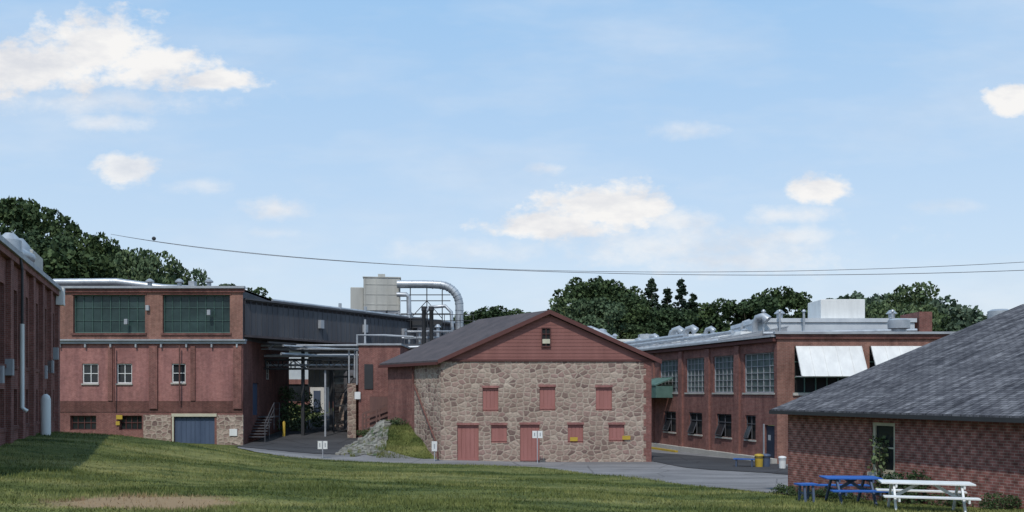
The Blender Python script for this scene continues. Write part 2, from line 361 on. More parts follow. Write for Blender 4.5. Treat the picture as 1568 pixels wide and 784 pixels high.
for k in range(14):
    w=.42 if k%2 else .28
    q.box(F,Wd-w,Wd+.02,-.02,.025,k*.41+.003,k*.41+.408)
q.obj('brick_quoins',brick,B)
g=MB(); g.face([F.p(0,.02,ze),F.p(Wd,.02,ze),F.p(mid,.02,zp)])
for k in range(1,13):
    z=ze+k*.2; t=(z-ze)/(zp-ze); g.box(F,mid*t+.03,Wd-mid*t-.03,.022,.035,z,z+.01)
g.obj('gable_clapboard',siding_red,B)
MB().box(F,-.1,Wd+.1,0,.07,ze-.06,ze+.06).obj('gable_sill',trim_dark,B)
window(F,mid-.27,mid+.27,ze+.75,ze+1.85,.06,2,3,trim_dark,dark,B,.05,.03,'gable_vent')
MB().box(F,mid-.2,mid+.22,.1,.13,ze+.95,ze+1.2).obj('gable_vent_board',cream,B)
FS=Fr((-4.01+sk[0]*L,50+sk[1]*L),(-sk[0],-sk[1]))
MB().wall(FS,L-3.3,L,-.5,ze-.02).obj('side_wall_stone',stone,B)
MB().wall(FS,0,L-3.302,-.5,ze-.02).obj('side_wall_brick',brick,B)
FR=Fr((-4.01+Wd,50),sk); MB().wall(FR,0,L,-.5,ze-.02).obj('right_wall',stone,B)
bk=MB(); O=Vector((sk[0]*L,sk[1]*L,0))
bk.face([Vector(F.p(0,0,-.5))+O,Vector(F.p(Wd,0,-.5))+O,Vector(F.p(Wd,0,ze))+O,Vector(F.p(mid,0,zp))+O,Vector(F.p(0,0,ze))+O]); bk.obj('rear_wall',brick,B)
rf=MB(); fr=MB()
sl=(zp-ze)/mid
def rpt(u,s,dz=0):
    z=ze+sl*(u if u<mid else Wd-u); p=Vector(F.p(u,0,z+dz)); return p+Vector((sk[0]*s,sk[1]*s,0))
for (ua,ub) in ((-.35,mid),(mid,Wd+.35)):
    rf.hexa([rpt(ua,-.35,.05),rpt(ub,-.35,.05),rpt(ub,L+.4,.05),rpt(ua,L+.4,.05),rpt(ua,-.35,.17),rpt(ub,-.35,.17),rpt(ub,L+.4,.17),rpt(ua,L+.4,.17)])
    fr.hexa([rpt(ua,-.38,-.05),rpt(ub,-.38,-.05),rpt(ub,-.352,-.05),rpt(ua,-.352,-.05),rpt(ua,-.38,.19),rpt(ub,-.38,.19),rpt(ub,-.352,.19),rpt(ua,-.352,.19)])
rf.obj('roof',roofdark,B); fr.obj('rake_board',trim_dark,B)
e1=MB(); e1.beam(rpt(-.38,-.3,0),rpt(-.38,L+.4,0),.12,.16); e1.obj('left_gutter',trim_dark,B)
dp=MB(); dp.tube([rpt(-.3,2.9,-.1),rpt(.02,3.4,-.35)+Vector((-.1,-.1,0)),Vector(FS.p(L-3.2,.12,4.5)),Vector(FS.p(L-.25,.12,1.0)),Vector(FS.p(L-.12,.12,.2))],.05,8); dp.obj('downpipe',brick_dark,B)
def plate(mb,F,u,z,w,hh,n=.05): mb.box(F,u-w/2,u+w/2,n,n+.03,z-hh/2,z+hh/2)
p=MB(); plate(p,F,7.5,1.33,.42,.22,-.05); plate(p,F,10.45,1.42,.45,.22,.05); p.obj('yellow_notice',yellow,B)

# ------------------------------------------------------------------ LEFT THREE-STOREY FACTORY
B=empty('three_storey_brick_factory')
F=Fr((-31.5,58),(1,0)); o=31.5; U1=13.9
def u_(x): return x+o
up=[(u_(-28.7),u_(-24.0),7.85,10.35),(u_(-22.85),u_(-18.45),7.85,10.35)]
mb=MB().wall(F,0,U1,7.4,10.75,up,.3); mb.obj('upper_wall',brick_orange,B)
for a,b2,c,e in up:
    window(F,a,b2,c,e,-.28,8,3,tealawn,glass_teal,B,.06,.02,'upper_window')
    x=MB(); x.box(F,a-.1,b2+.1,-.02,.1,c-.14,c-.003); x.box(F,a-.1,b2+.1,-.02,.05,e+.003,e+.08); x.obj('sill',brick_dark,B)
mids=[(u_(-28.1),u_(-27.05),4.55,5.85),(u_(-25.85),u_(-24.85),4.55,5.85),(u_(-22.25),u_(-21.35),4.6,5.85)]
MB().wall(F,0,U1,3.35,7.398,mids,.2).obj('middle_wall',brick_pink,B)
for a,b2,c,e in mids:
    window(F,a,b2,c,e,-.15,2,2,white,glass,B,.07,.045,'sash_window')
    MB().box(F,a-.05,b2+.05,-.02,.08,c-.1,c-.003).obj('sill',concrete,B)
MB().wall(F,0,U1,2.68,3.35,(),.1,.03).box(F,0,U1,0,.04,3.351,3.4).obj('belt_course',brick_dark,B)
lows=[(u_(-28.9),u_(-27.2),1.5,2.45),(u_(-25.7),u_(-24.2),1.5,2.45),(u_(-22.1),u_(-19.45),.2,2.38)]
MB().wall(F,0,U1,-.5,2.66,lows,.3).obj('ground_wall',brick,B)
MB().box(F,u_(-19.3),U1+.02,-.1,.03,-.5,2.5).obj('stone_base',stone,B)
MB().box(F,u_(-24.1),u_(-22.3),-.1,.03,-.5,2.5).obj('stone_base',stone,B)
for a,b2,c,e in lows[:2]: window(F,a,b2,c,e,-.25,4,2,trim_dark,glass,B,.06,.04,'basement_window')
a,b2,c,e=lows[2]
x=MB(); x.box(F,a,(a+b2)/2-.02,-.2,-.14,c,e); x.box(F,(a+b2)/2+.02,b2,-.2,-.14,c,e); x.face([F.p(a,-.22,c),F.p(b2,-.22,c),F.p(b2,-.22,e),F.p(a,-.22,e)])
for k in range(8): x.box(F,a+.1+k*(b2-a-.2)/8,a+.14+k*(b2-a-.2)/8,-.14,-.12,c,e)
x.obj('double_door',blued,B)
x=MB(); x.box(F,a-.15,b2+.15,-.05,.07,e+.003,e+.2); x.box(F,a-.12,a-.002,-.05,.06,c,e); x.obj('door_surround',cream,B)
x=MB(); x.box(F,-.2,U1+.2,-.1,.2,7.14,7.33); x.box(F,-.2,U1+.25,-.1,.34,7.332,7.42)
for k in range(9): x.box(F,.3+k*1.65,.4+k*1.65,.03,.18,6.9,7.138)
x.obj('middle_cornice',flash,B)
MB().box(F,-.2,U1+.15,-.1,.25,10.752,10.9).obj('roof_edge',flash,B)
MB().box(F,-.2,U1+.1,-.1,.12,10.5,10.75).obj('roof_frieze',brick_dark,B)
pl=MB()
for xx in (-31.2,-23.7,-18.2): pl.box(F,u_(xx),u_(xx)+.55,-.05,.14,2.9,7.0)
for xx in (-30.4,-26.4,-21): pl.box(F,u_(xx),u_(xx)+.3,-.05,.09,3.42,7.0)
pl.obj('pilasters',brick,B)
dn=MB().tube([F.p(.9+4.7,.25,7.0),F.p(.9+4.7,.25,3.0)],.05,8); dn.tube([F.p(U1-4.05,.25,7.0),F.p(U1-4.05,.25,3.3)],.05,8); dn.obj('downspout',brick_dark,B,True)
x=MB()
for uu,zz in ((7.6,9.3),(11.6,9.0),(6.2,8.4)): x.box(F,uu,uu+.22,.0,.2,zz,zz+.35)
x.obj('floodlight',flash,B,bevel=.02)
FSide=Fr((-17.6,58),(0,1)); 
so=[(2.2,3.6,2.4,4.6),(5.5,6.6,4.9,6.2)]
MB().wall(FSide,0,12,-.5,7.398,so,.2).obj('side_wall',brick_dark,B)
MB().wall(FSide,0,12,7.4,10.75).obj('side_wall_upper',darksid,B)
x=MB()
for a,b2,c,e in so[:1]: x.box(FSide,a,b2,-.18,-.1,c,e)
x.obj('side_door',blued,B); window(FSide,*so[1],-.18,2,3,white,glass,B)
MB().box(F,0,U1,-12,0,10.6,10.74).obj('roof',roofdark,B)
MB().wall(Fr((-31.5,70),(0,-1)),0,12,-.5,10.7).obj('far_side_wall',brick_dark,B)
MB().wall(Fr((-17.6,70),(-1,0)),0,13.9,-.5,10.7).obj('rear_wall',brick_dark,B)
x=MB(); x.tube([(-31,60,11.4),(-27,60.5,11.5),(-24,61,11.15),(-18.5,62,11.0)],.25,14)
for px in (-24.5,-22.5,-20.5): x.tube([(px,60,10.7),(px,60,11.4)],.15,12); x.tube([(px,60,11.4),(px,60,11.5),(px,60,11.65)],[.28,.28,.08],12)
x.box(W0,-21.9,-21.5,60,60.5,10.7,11.5)
x.obj('rooftop_duct',silver,B,True)
x=MB(); plate(x,F,u_(-25.65),2.35,.4,.28,.06); plate(x,F,u_(-25.75),1.95,.25,.25,.06); x.obj('yellow_notice',yellow,B)
x=MB(); plate(x,F,u_(-18.2),1.35,.5,.45,.06); x.obj('white_notice',white,B)
st=MB()
for k in range(8): st.box(W0,-17.55,-16.5,59.2+k*.28,59.2+(k+1)*.28+.04,2.2-.18*(7-k)+.02,2.24-.18*(7-k)+.04)
st.box(W0,-17.55,-16.5,61.5,63,2.22,2.3)
for y0,z0 in ((59.25,1.0),(60.3,1.6),(61.5,2.3),(62.9,2.3)): st.beam((-16.5,y0,z0-.9),(-16.5,y0,z0+.95),.05,.05)
for dz in (.5,.92): st.beam((-16.5,59.25,1.0+dz),(-16.5,61.5,2.3+dz),.04,.04); st.beam((-16.5,61.5,2.3+dz),(-16.5,62.9,2.3+dz),.04,.04)
st.obj('exterior_stair',darksid,B)

# ------------------------------------------------------------------ NEAR LEFT BRICK BUILDING
B=empty('long_brick_mill')
F=Fr((-18.07,31.3),(-5.09,13.7)); zt=9.3
bays=[]; u=-11.3
while u<13: bays.append((u,u+1.5)); u+=2.65
ops=[]
for a,b2 in bays:
    ops+= [(a,b2,5.0,7.9),(a,b2,2.7,4.1)]
MB().wall(F,-13,14.6,0,zt-.25,ops,.25).obj('long_wall',brick,B)
for i,(a,b2,c,e) in enumerate(ops):
    window(F,a,b2,c,e,-.2,3,5 if c>4.5 else 2,trim_dark,glass,B,.06,.03)
    MB().box(F,a-.08,b2+.08,-.03,.06,c-.13,c-.003).obj('sill',brick_dark,B)
pl=MB()
for a,b2 in bays: pl.box(F,b2+.3,b2+.85,-.05,.17,1,zt-.45)
pl.box(F,-13,14.62,-.1,.2,zt-.448,zt-.2); pl.obj('pilasters',brick,B)
MB().box(F,-13,14.75,-.1,.3,zt-.198,zt).obj('roof_edge',flash,B)
MB().box(F,-13,14.6,-9,-.1,zt-.4,zt-.2).obj('roof',roofdark,B)
MB().wall(Fr(F.p(14.6,0,0)[:2],(-F.n[0],-F.n[1])),0,9,0,zt-.2).obj('end_wall',brick,B)
MB().tube([F.p(2.75,.28,6.6),F.p(2.75,.28,3.4),F.p(2.75,.45,3.25)],.08,10).obj('downspout',white,B,True)
MB().tube([F.p(2.75,.22,9.1),F.p(2.75,.28,8.7),F.p(2.75,.28,6.6)],.05,8).obj('downspout_upper',black,B,True)
x=MB(); zb=H(*F.p(7.3,.5,0)[:2]); x.tube([F.p(7.3,.5,zb-.1),F.p(7.3,.5,zb+1.55),F.p(7.3,.5,zb+1.7),F.p(7.3,.5,zb+1.78)],[.2,.2,.15,.05],16); x.obj('white_tank',white,B,True)
x=MB()
for uu,zz in ((-1.0,4.3),(.9,4.6),(9.5,4.6),(11.7,4.9),(13.4,5.6)): x.box(F,uu,uu+.35,0,.25,zz,zz+.6)
x.obj('meter_box',flash,B)
x=MB(); x.box(F,14.3,14.9,.05,.4,8.4,9.28); x.obj('rain_hopper',white,B)
x=MB()
for uu,r,hg in ((5.6,.42,1.35),(7.9,.38,1.5)):
    p=Vector(F.p(uu,-.6,zt-.3)); x.tube([p,p+Vector((0,0,hg*.5)),p+Vector((0,0,hg*.55)),p+Vector((0,0,hg*.9)),p+Vector((0,0,hg+.15))],[r*.7,r*.7,r*1.1,r*1.05,r*.4],16)
q=Vector(F.p(6.4,-.5,zt+.5)); x.tube([q,q+Vector((-.3,1.0,.1)),q+Vector((-.4,1.8,.05))],.26,14)
x.obj('rooftop_fan',silver,B,True)
MB().box(F,9.6,12.6,-1.5,-.3,zt-.3,zt+1.15).obj('rooftop_unit',beige,B,bevel=.04)
MB().box(F,9.9,12.3,-1.3,-.5,zt+1.15,zt+1.35).obj('rooftop_unit_cap',flash,B,bevel=.04)

# ------------------------------------------------------------------ DARK SIDED BUILDING
B=empty('dark_conveyor_building')
F=Fr((-17.55,58.2),(12.6,22)); LL=36
MB().wall(F,0,LL,7.76,10.05).obj('wall',darksid,B)
r=MB()
for k in range(0,72): r.box(F,k*.5,k*.5+.06,0,.03,7.78,10.03)
r.obj('siding_ribs',darksid,B)
MB().box(F,0,LL,-.2,.2,10.05,10.15).obj('roof_edge',darksid,B)
MB().box(F,0,LL,-5,-.0,9.8,9.98).box(F,0,LL,-2.5,.1,7.6,7.75).obj('roof_and_floor',roofdark,B)
x=MB()
for uu in (7,12,17,23): x.box(F,uu,uu+.35,.03,.3,8.6,9.2)
x.obj('wall_vent',flash,B)
x=MB()
for uu in (6,9,12,15,18,24,30):
    p=F.p(uu,-.5,0); x.beam((p[0],p[1],H(p[0],p[1])-.3),(p[0],p[1],7.6),.22,.22)
for z in (6.9,7.35): x.beam(F.p(2,.1,z),F.p(28,.1,z),.12,.12)
for k in range(16): x.beam(F.p(2+k*1.6,.1,6.9),F.p(2.8+k*1.6,.1,7.35),.06,.06)
x.obj('support_posts',black,B)
x=MB()
for z,nn,r_ in ((6.6,.3,.1),(7.15,.5,.08),(10.3,-.5,.1)): x.tube([F.p(3,nn,z),F.p(26,nn,z)],r_,10)
for uu in (10,13,19,21,26,29): x.tube([F.p(uu,-.5,10.1),F.p(uu,-.5,10.7)],.12,8)
x.obj('service_pipes',silver,B,True)

B=empty('grey_process_building')
F=Fr((-17.5,71),(1,-.05))
MB().box(F,1.2,5.9,-6,0,4.4,7.5).box(F,3.4,5.9,-6,-.01,1.0,4.39).obj('walls',beige,B)
MB().box(F,1.0,6.1,-6.2,.15,7.502,7.62).obj('roof_edge',flash,B)
x=MB()
for k in range(12): x.box(F,1.3+k*.4,1.34+k*.4,.002,.04,4.42,7.48)
x.box(F,3.9,4.9,.0,.04,1.2,3.4); x.obj('ribs_and_door',flash,B)

B=empty('brick_tower_building')
T1=Fr((-10.9,61),(1,0))
MB().box(T1,0.35,3.2,-5,0,0,7.2).obj('walls',brick,B)
MB().box(T1,.25,3.3,-5.1,.12,7.201,7.33).obj('roof_cap',flash,B)
x=MB(); x.box(T1,.75,1.35,.003,.06,4.2,5.9); x.obj('door',black,B)
x=MB(); x.box(T1,.1,.5,.1,.16,3.5,4.0); x.obj('white_notice',white,B)
B=empty('process_tanks')
x=MB()
for xx,yy,r_,z0,z1 in ((-12.0,66.4,.6,1.2,5.3),):
    x.tube([(xx,yy,z0),(xx,yy,z1),(xx,yy,z1+.25),(xx,yy,z1+.35)],[r_,r_,r_*.7,r_*.1],16)
x.obj('tanks',darksid,B,True)
x=MB()
for z in (3.0,5.1): 
    x.beam((-13,64.8,z),(-10.9,64.8,z),.12,.14)
    x.beam((-13,64.8,z+.95),(-10.9,64.8,z+.95),.04,.04)
for xx in (-13,-12,-11): x.beam((xx,64.8,1),(xx,64.8,6.1),.08,.08)
x.beam((-13,64.8,3),(-11.5,64.8,5.1),.06,.06)
x.obj('platform',black,B)

B=empty('pipe_bridge')
x=MB(); y0=63
for yy in (y0,y0+1.2):
    for z in (5.65,6.3): x.beam((-17.6,yy,z),(-10.2,yy,z),.12,.12)
    for k in range(9):
        xx=-17.5+k*.9; x.beam((xx,yy,5.65),(xx,yy,6.3),.07,.07)
        if k<8: x.beam((xx,yy,5.65 if k%2 else 6.3),(xx+.9,yy,6.3 if k%2 else 5.65),.05,.05)
x.obj('truss',black,B)
x=MB(); 
for z,yy,r_ in ((6.55,y0,.09),(6.6,y0+.6,.12),(5.9,y0+.4,.08),(7.25,62.2,.08),(7.0,62.3,.05)): x.tube([(-17.6,yy,z),(-10.4,yy,z)],r_,10)
x.tube([(-17.2,62.6,7.1),(-14,62.6,7.0),(-11.1,62.6,7.0),(-11.1,62.6,5.0)],.09,10)
x.tube([(-10.9,62.4,4.5),(-10.9,62.4,8.0),(-9,62.6,8.0),(-7,63,7.9)],.07,10)
x.obj('pipes',flash,B,True)
x=MB(); x.beam((-10.35,62.5,.5),(-10.35,62.5,9.1),.13,.13); x.beam((-13.3,63.2,.5),(-13.3,63.2,5.6),.12,.12); x.beam((-11.5,62.6,1),(-11.5,62.6,7),.1,.1); x.obj('posts',flash,B)
x=MB(); x.box(W0,-10.6,-9.95,62.1,62.6,5.75,6.1); x.obj('junction_box',white,B)

B=empty('rear_workshop')
F=Fr((-26,92),(1,0))
MB().wall(F,0,34,5.3,8.2).obj('pale_siding',roofwhite,B)
MB().wall(F,0,34,.5,5.3,[(6.0,7.5,3.0,4.8),(8.5,10,3.0,4.8),(2,5,3.0,4.8)],.2).obj('brick_wall',brick,B)
MB().box(F,0,34,-.2,.2,8.2,8.4).obj('roof_edge',flash,B)
x=MB()
for a in (2,6,8.5): x.box(F,a-.02,a+3.02 if a==2 else a+1.52,-.2,-.15,2.98,4.82)
x.obj('windows',glass,B)
MB().box(F,0,34,-12,-.2,8.0,8.18).obj('roof',roofdark,B)
B=empty('stone_retaining_wall')
MB().box(W0,-13.6,-11.6,67.5,68.1,.5,4.6).box(W0,-11.6,-11,62.5,68.1,.5,4.6).obj('wall_body',stone,B)
MB().box(W0,-13.65,-10.95,67.45,68.15,4.602,4.72).obj('coping',concrete,B)
B=empty('white_shed'); MB().box(W0,-17.3,-16.1,76,78,2.2,4.6).obj('walls',white,B); MB().box(W0,-17.45,-15.95,75.85,78.15,4.602,4.75).obj('roof',flash,B); MB().box(W0,-17.0,-16.4,75.95,75.99,2.2,4.1).obj('door',blued,B)

B=empty('timber_stair')
x=MB()
for k in range(9): x.box(W0,-9.6+k*.3,-9.3+k*.3+.03,57.0,58.3,1.55+k*.1,1.62+k*.1)
for xx,zz in ((-9.6,1.6),(-8.7,1.9),(-7.8,2.3),(-6.9,2.6)):
    x.beam((xx,57,zz-1.2),(xx,57,zz+1.0),.1,.1); x.beam((xx,58.3,zz-1.2),(xx,58.3,zz+1.0),.1,.1)
for dz in (.3,.65,1.0): x.beam((-9.6,57,1.6+dz),(-6.9,57,2.6+dz),.06,.12)
for dz in (.65,1.0): x.beam((-9.6,58.3,1.6+dz),(-6.9,58.3,2.6+dz),.06,.12)
x.box(W0,-9.4,-6.6,58.6,58.8,1.0,3.7)
x.obj('timbers',wood,B)

# ------------------------------------------------------------------ DUST COLLECTOR
B=empty('dust_collector')
Fd=Fr((-12.6,75.2),(1,.12))
MB().box(Fd,0,3.1,-3.2,0,10.9,13.7).obj('filter_housing',beige,B,bevel=.04)
x=MB()
for k in range(4): x.box(Fd,.1+k*.94,.16+k*.94,.002,.04,10.95,13.65)
for k in range(3): x.box(Fd,.02,3.08,.002,.03,11.4+k*.85,11.45+k*.85)
x.box(Fd,-.06,3.16,-3.26,.06,13.702,13.78); x.box(Fd,1.2,1.8,-1.2,-.6,13.78,14.1); x.obj('housing_ribs',beige,B)
MB().box(Fd,-1.1,-.02,-3.0,-.3,10.6,12.9).obj('side_hopper_housing',beige,B,bevel=.05)
x=MB()
for a in (.1,1.1,2.1): x.hexa([Fd.p(a,-.3,10.1),Fd.p(a+.4,-.3,10.1),Fd.p(a+.4,-.6,10.1),Fd.p(a,-.6,10.1),Fd.p(a-.1,-.05,10.9),Fd.p(a+.85,-.05,10.9),Fd.p(a+.85,-2,10.9),Fd.p(a-.1,-2,10.9)])
for a in (.05,3.0):
    for b2 in (-.1,-3.0): x.beam(Fd.p(a,b2,9.5),Fd.p(a,b2,10.9),.18,.18)
x.beam(Fd.p(.05,-.1,9.6),Fd.p(3.0,-.1,10.8),.08,.08)
x.obj('hoppers_and_legs',flash,B)
x=MB()
path=[(-9.7,75,13.1),(-8.5,75,13.1),(-7.2,75,13.1),(-6.2,75,13.05)]
for k in range(1,9):
    t=k/8*math.pi/2; path.append((-6.2+1.75*math.sin(t),75,11.3+1.75*math.cos(t)))
path+=[(-4.45,75,10.5),(-4.45,75,9.3)]
x.tube(path,.34,16)
x.tube([(-9.7,74.7,12.2),(-8.9,74.7,12.2),(-8.7,74.7,12.0),(-8.65,74.7,9.5)],.2,12)
x.tube([(-7.6,74.4,10.2),(-6.9,74.4,11.1),(-5.6,74.4,11.2),(-5.1,74.4,10.7),(-5.0,74.4,9.2)],.15,12)
for q in range(2,len(path)-1,1):
    a=Vector(path[q]); b2=Vector(path[q+1]); dd=(b2-a).normalized()*.03; m_=(a+b2)/2; x.tube([m_-dd,m_+dd],.375,16)
x.obj('curved_duct',silver,B,True)
x=MB()
for xx in (-8.6,-7.2,-5.9): x.beam((xx,75,9.0),(xx,75,12.8),.08,.08)
for z in (10.6,11.7,12.2): x.beam((-9.4,75,z),(-5.2,75,z),.07,.07)
x.beam((-8.6,75,10.2),(-7.2,75,11.7),.06,.06); x.beam((-7.2,75,11.7),(-5.9,75,10.2),.06,.06)
for xx in (-9.8,-8.4,-7,-5.6,-4.3,-3.2): x.beam((xx,73.5,9.3),(xx,73.5,10.4),.05,.05)
for z in (9.9,10.4): x.beam((-9.8,73.5,z),(-3.2,73.5,z),.05,.05)
x.box(W0,-8.3,-7.4,73.8,74.8,9.3,10.2); x.box(W0,-6.6,-5.9,73.8,74.8,9.3,10.0)
x.obj('support_frame',black,B)
B=empty('exhaust_stack')
x=MB()
for xx in (-6.55,-6.0): x.tube([(xx,66,7.2),(xx,66,10.0),(xx,66,10.05)],[.16,.16,.2],12); x.tube([(xx,66,10.05),(xx,66,10.35)],.2,12)
x.obj('stack_pipes',black,B,True)
B=empty('annex_roof_building')
A=Fr((-8.2,67),(1,-.02))
MB().box(A,0,13,-8,0,0,7.4).obj('walls',brick_dark,B); MB().box(A,-.2,13.2,-8.2,.3,7.402,7.6).obj('roof',darksid,B)
x=MB()
for k in range(6): x.tube([A.p(.3+k*.8,-1,7.6),A.p(.3+k*.8,-1,8.2+.35*(k%3))],.09,10)
x.tube([A.p(-.2,.6,7.3),A.p(4,.6,7.45)],.12,10); x.tube([A.p(-.2,-.6,8.1),A.p(4.4,-.6,8.1)],.1,10); x.tube([A.p(.2,-.8,8.6),A.p(5,-.8,8.6),A.p(5.1,-.8,7.8)],.08,10)
for uu in (2.4,4.9): x.tube([A.p(uu,-2,7.6),A.p(uu,-2,9.0),A.p(uu,-2,9.02),A.p(uu,-2,9.25)],[.14,.14,.27,.1],12)
x.obj('roof_pipes',silver,B,True)
x=MB(); x.box(A,.8,2.0,-3,-2,7.6,9.0); x.box(A,3.0,4.4,-3.5,-2,7.6,8.8)
for k in range(6): x.beam(A.p(.1+k*.9,.1,7.6),A.p(.1+k*.9,.1,8.55),.04,.04)
x.beam(A.p(.1,.1,8.55),A.p(4.6,.1,8.55),.04,.04); x.beam(A.p(.1,.1,8.1),A.p(4.6,.1,8.1),.03,.03)
x.obj('roof_cabinets_and_rail',darksid,B)
x=MB(); 
for xx,yy,z,r_ in ((6.0,70,8.7,.5),(4.9,70,8.8,.4),(7.2,71,8.6,.4)):
    x.tube([(xx,yy,7.5),(xx,yy,z),(xx,yy,z+.05),(xx,yy,z+.35),(xx,yy,z+.45)],[r_*.6,r_*.6,r_,r_*.9,r_*.3],16)
x.tube([(4.9,70,8.9),(6.2,70,9.0),(7.4,70,8.5),(8,70,8.1)],.22,12)
x.obj('turbine_vents',silver,B,True)

# ------------------------------------------------------------------ RIGHT WING
B=empty('brick_wing_building')
F=Fr((10.16,63.9),(4.34,-15.4))
ups=[(1.1,3.97,3.95,6.2),(5.13,7.66,3.95,6.2),(8.86,11.3,3.95,6.2),(12.5,15.7,3.95,6.2)]
lo=[(1.84,3.67,1.25,2.65),(5.6,7.4,1.25,2.65),(9.27,11.1,1.25,2.65),(12.67,13.8,1.25,2.65)]
dr=[(14.75,15.75,.1,2.15)]
MB().wall(F,-20,16,-.5,7.0,ups+lo+dr,.22).obj('courtyard_wall',brick,B)
for o_ in ups: window(F,*o_,-.18,5,6,flash,glass_pale,B,.06,.03,'steel_window')
for a,b2,c,e in lo:
    g=MB(); g.face([F.p(a,-.2,c),F.p(b2,-.2,c),F.p(b2,-.2,e),F.p(a,-.2,e)]); g.obj('dark_opening',dark,B)
    s=MB(); zt_,zb_=c+.8,c+.1; ot=-.12; ob=.16; mm=(a+b2)/2
    for s0 in (a+.06,mm,b2-.06): s.beam(F.p(s0,-.1,c+.02),F.p(s0,-.1,e-.02),.05,.05)
    s.beam(F.p(a+.05,-.1,e-.05),F.p(b2-.05,-.1,e-.05),.05,.05); s.beam(F.p(a+.05,-.1,c+.9),F.p(b2-.05,-.1,c+.9),.05,.05)
    s.beam(F.p(a+.1,ob,zb_),F.p(mm,ob,zb_),.04,.04); s.beam(F.p(a+.1,ot,zt_),F.p(a+.1,ob,zb_),.04,.04); s.beam(F.p(mm-.03,ot,zt_),F.p(mm-.03,ob,zb_),.04,.04)
    s.obj('open_sash_frame',darksid,B)
    g=MB(); g.face([F.p(a+.1,ot,zt_),F.p(mm-.03,ot,zt_),F.p(mm-.03,ob,zb_),F.p(a+.1,ob,zb_)]); g.obj('open_sash_glass',glass,B)
sl_=MB()
for a,b2,c,e in ups+lo: sl_.box(F,a-.08,b2+.08,-.03,.06,c-.1,c-.003)
sl_.obj('sills',concrete,B)
x=MB(); x.box(F,14.78,15.72,-.16,-.1,.1,2.12); x.obj('door',navy,B)
x=MB(); x.box(F,14.95,15.2,-.099,-.09,1.3,1.6); x.box(F,14.66,14.745,-.02,.05,.1,2.2); x.obj('door_notice',flash,B)
pl=MB()
for uu in (-.2,4.3,8.0,11.65): pl.box(F,uu,uu+.5,-.05,.14,0,6.7)
pl.obj('pilasters',brick,B)
MB().box(F,-20,16,-.1,.25,6.76,6.95).obj('cornice',trim_dark,B)
MB().box(F,-20,16.05,-.1,.4,7.0,7.12).obj('eave_gutter',flash,B)
r=MB(); r.hexa([F.p(-20,.35,7.12),F.p(10,.35,7.12),F.p(10,-5,8.05),F.p(-20,-5,8.05),F.p(-20,.35,7.2),F.p(10,.35,7.2),F.p(10,-5,8.14),F.p(-20,-5,8.14)]); r.obj('roof',roofwhite,B)
r=MB()
for k in range(0,31):
    uu=-20+k; r.beam(F.p(uu,.3,7.23),F.p(uu,-5,8.17),.05,.05)
r.obj('roof_seams',flash,B)
MB().box(F,10.01,16,-5,.3,7.0,7.14).obj('flat_roof',roofdark,B)
MB().face([F.p(10,.35,7.12),F.p(10,-5,7.12),F.p(10,-5,8.1)]).obj('roof_end',flash,B)
MB().box(F,-.2,16,0,.35,-.2,.34).obj('concrete_plinth',concrete,B)
MB().box(F,-2,6,1.0,1.2,-.1,.17).obj('yellow_kerb',yellow,B)
x=MB()
for uu,nn,k_ in ((-6,-2.5,.7),(-1,-2,.9),(1.2,-2,.85),(3.2,-2.5,.65),(9.6,-2.5,.9),(-10,-3,.6),(6.2,-3.6,.7),(-3.4,-3,.8)):
    zb=7.15+.165*-nn*(uu<10); p=Vector(F.p(uu,nn,zb))
    x.tube([p,p+Vector((0,0,.8))*k_,p+Vector((.1,-.15,1.15))*k_,p+Vector((.45,-.35,1.25))*k_,p+Vector((.7,-.5,.95))*k_],[.22*k_,.22*k_,.24*k_,.3*k_,.38*k_],12)
for uu,nn in ((-4,-3),(5,-2.5),(7.5,-3),(0,-4),(9,-3.5),(-8,-4),(-3,-2),(2.4,-3.6),(4,-4),(-7,-2),(8.2,-2)):
    zb=7.1+.165*-nn; p=Vector(F.p(uu,nn,zb)); x.tube([p,p+Vector((0,0,.35)),p+Vector((0,0,.37)),p+Vector((0,0,.5))],[.14,.14,.28,.1],12)
x.tube([F.p(-12,-.6,7.6),F.p(-3,-.6,7.6),F.p(3,-.9,7.65),F.p(9.5,-1.0,7.7)],.12,10)
x.tube([F.p(-12,-1.5,7.95),F.p(2,-1.5,7.95)],.16,10)
x.obj('roof_vents',silver,B,True)
x=MB()
for uu,nn,ww,hg in ((-5,-1.6,1.2,.5),(-2,-3.6,1.4,.6),(5.6,-1.6,1.0,.45),(7.6,-1.8,1.5,.4),(.5,-1.2,.9,.4)):
    zb=7.1-.165*nn; x.box(F,uu,uu+ww,nn-.8,nn,zb-.1,zb+hg)
x.obj('roof_units',white,B,bevel=.03)
x=MB(); x.hexa([F.p(-1.2,0,4.9),F.p(3.2,0,4.9),F.p(3.2,1.3,4.4),F.p(-1.2,1.3,4.4),F.p(-1.2,0,5.0),F.p(3.2,0,5.0),F.p(3.2,1.3,4.5),F.p(-1.2,1.3,4.5)])
x.box(F,-1.2,3.2,1.2,1.26,3.6,4.4); x.box(F,3.14,3.2,0,1.2,3.6,4.4); x.obj('teal_canopy',tealawn,B)

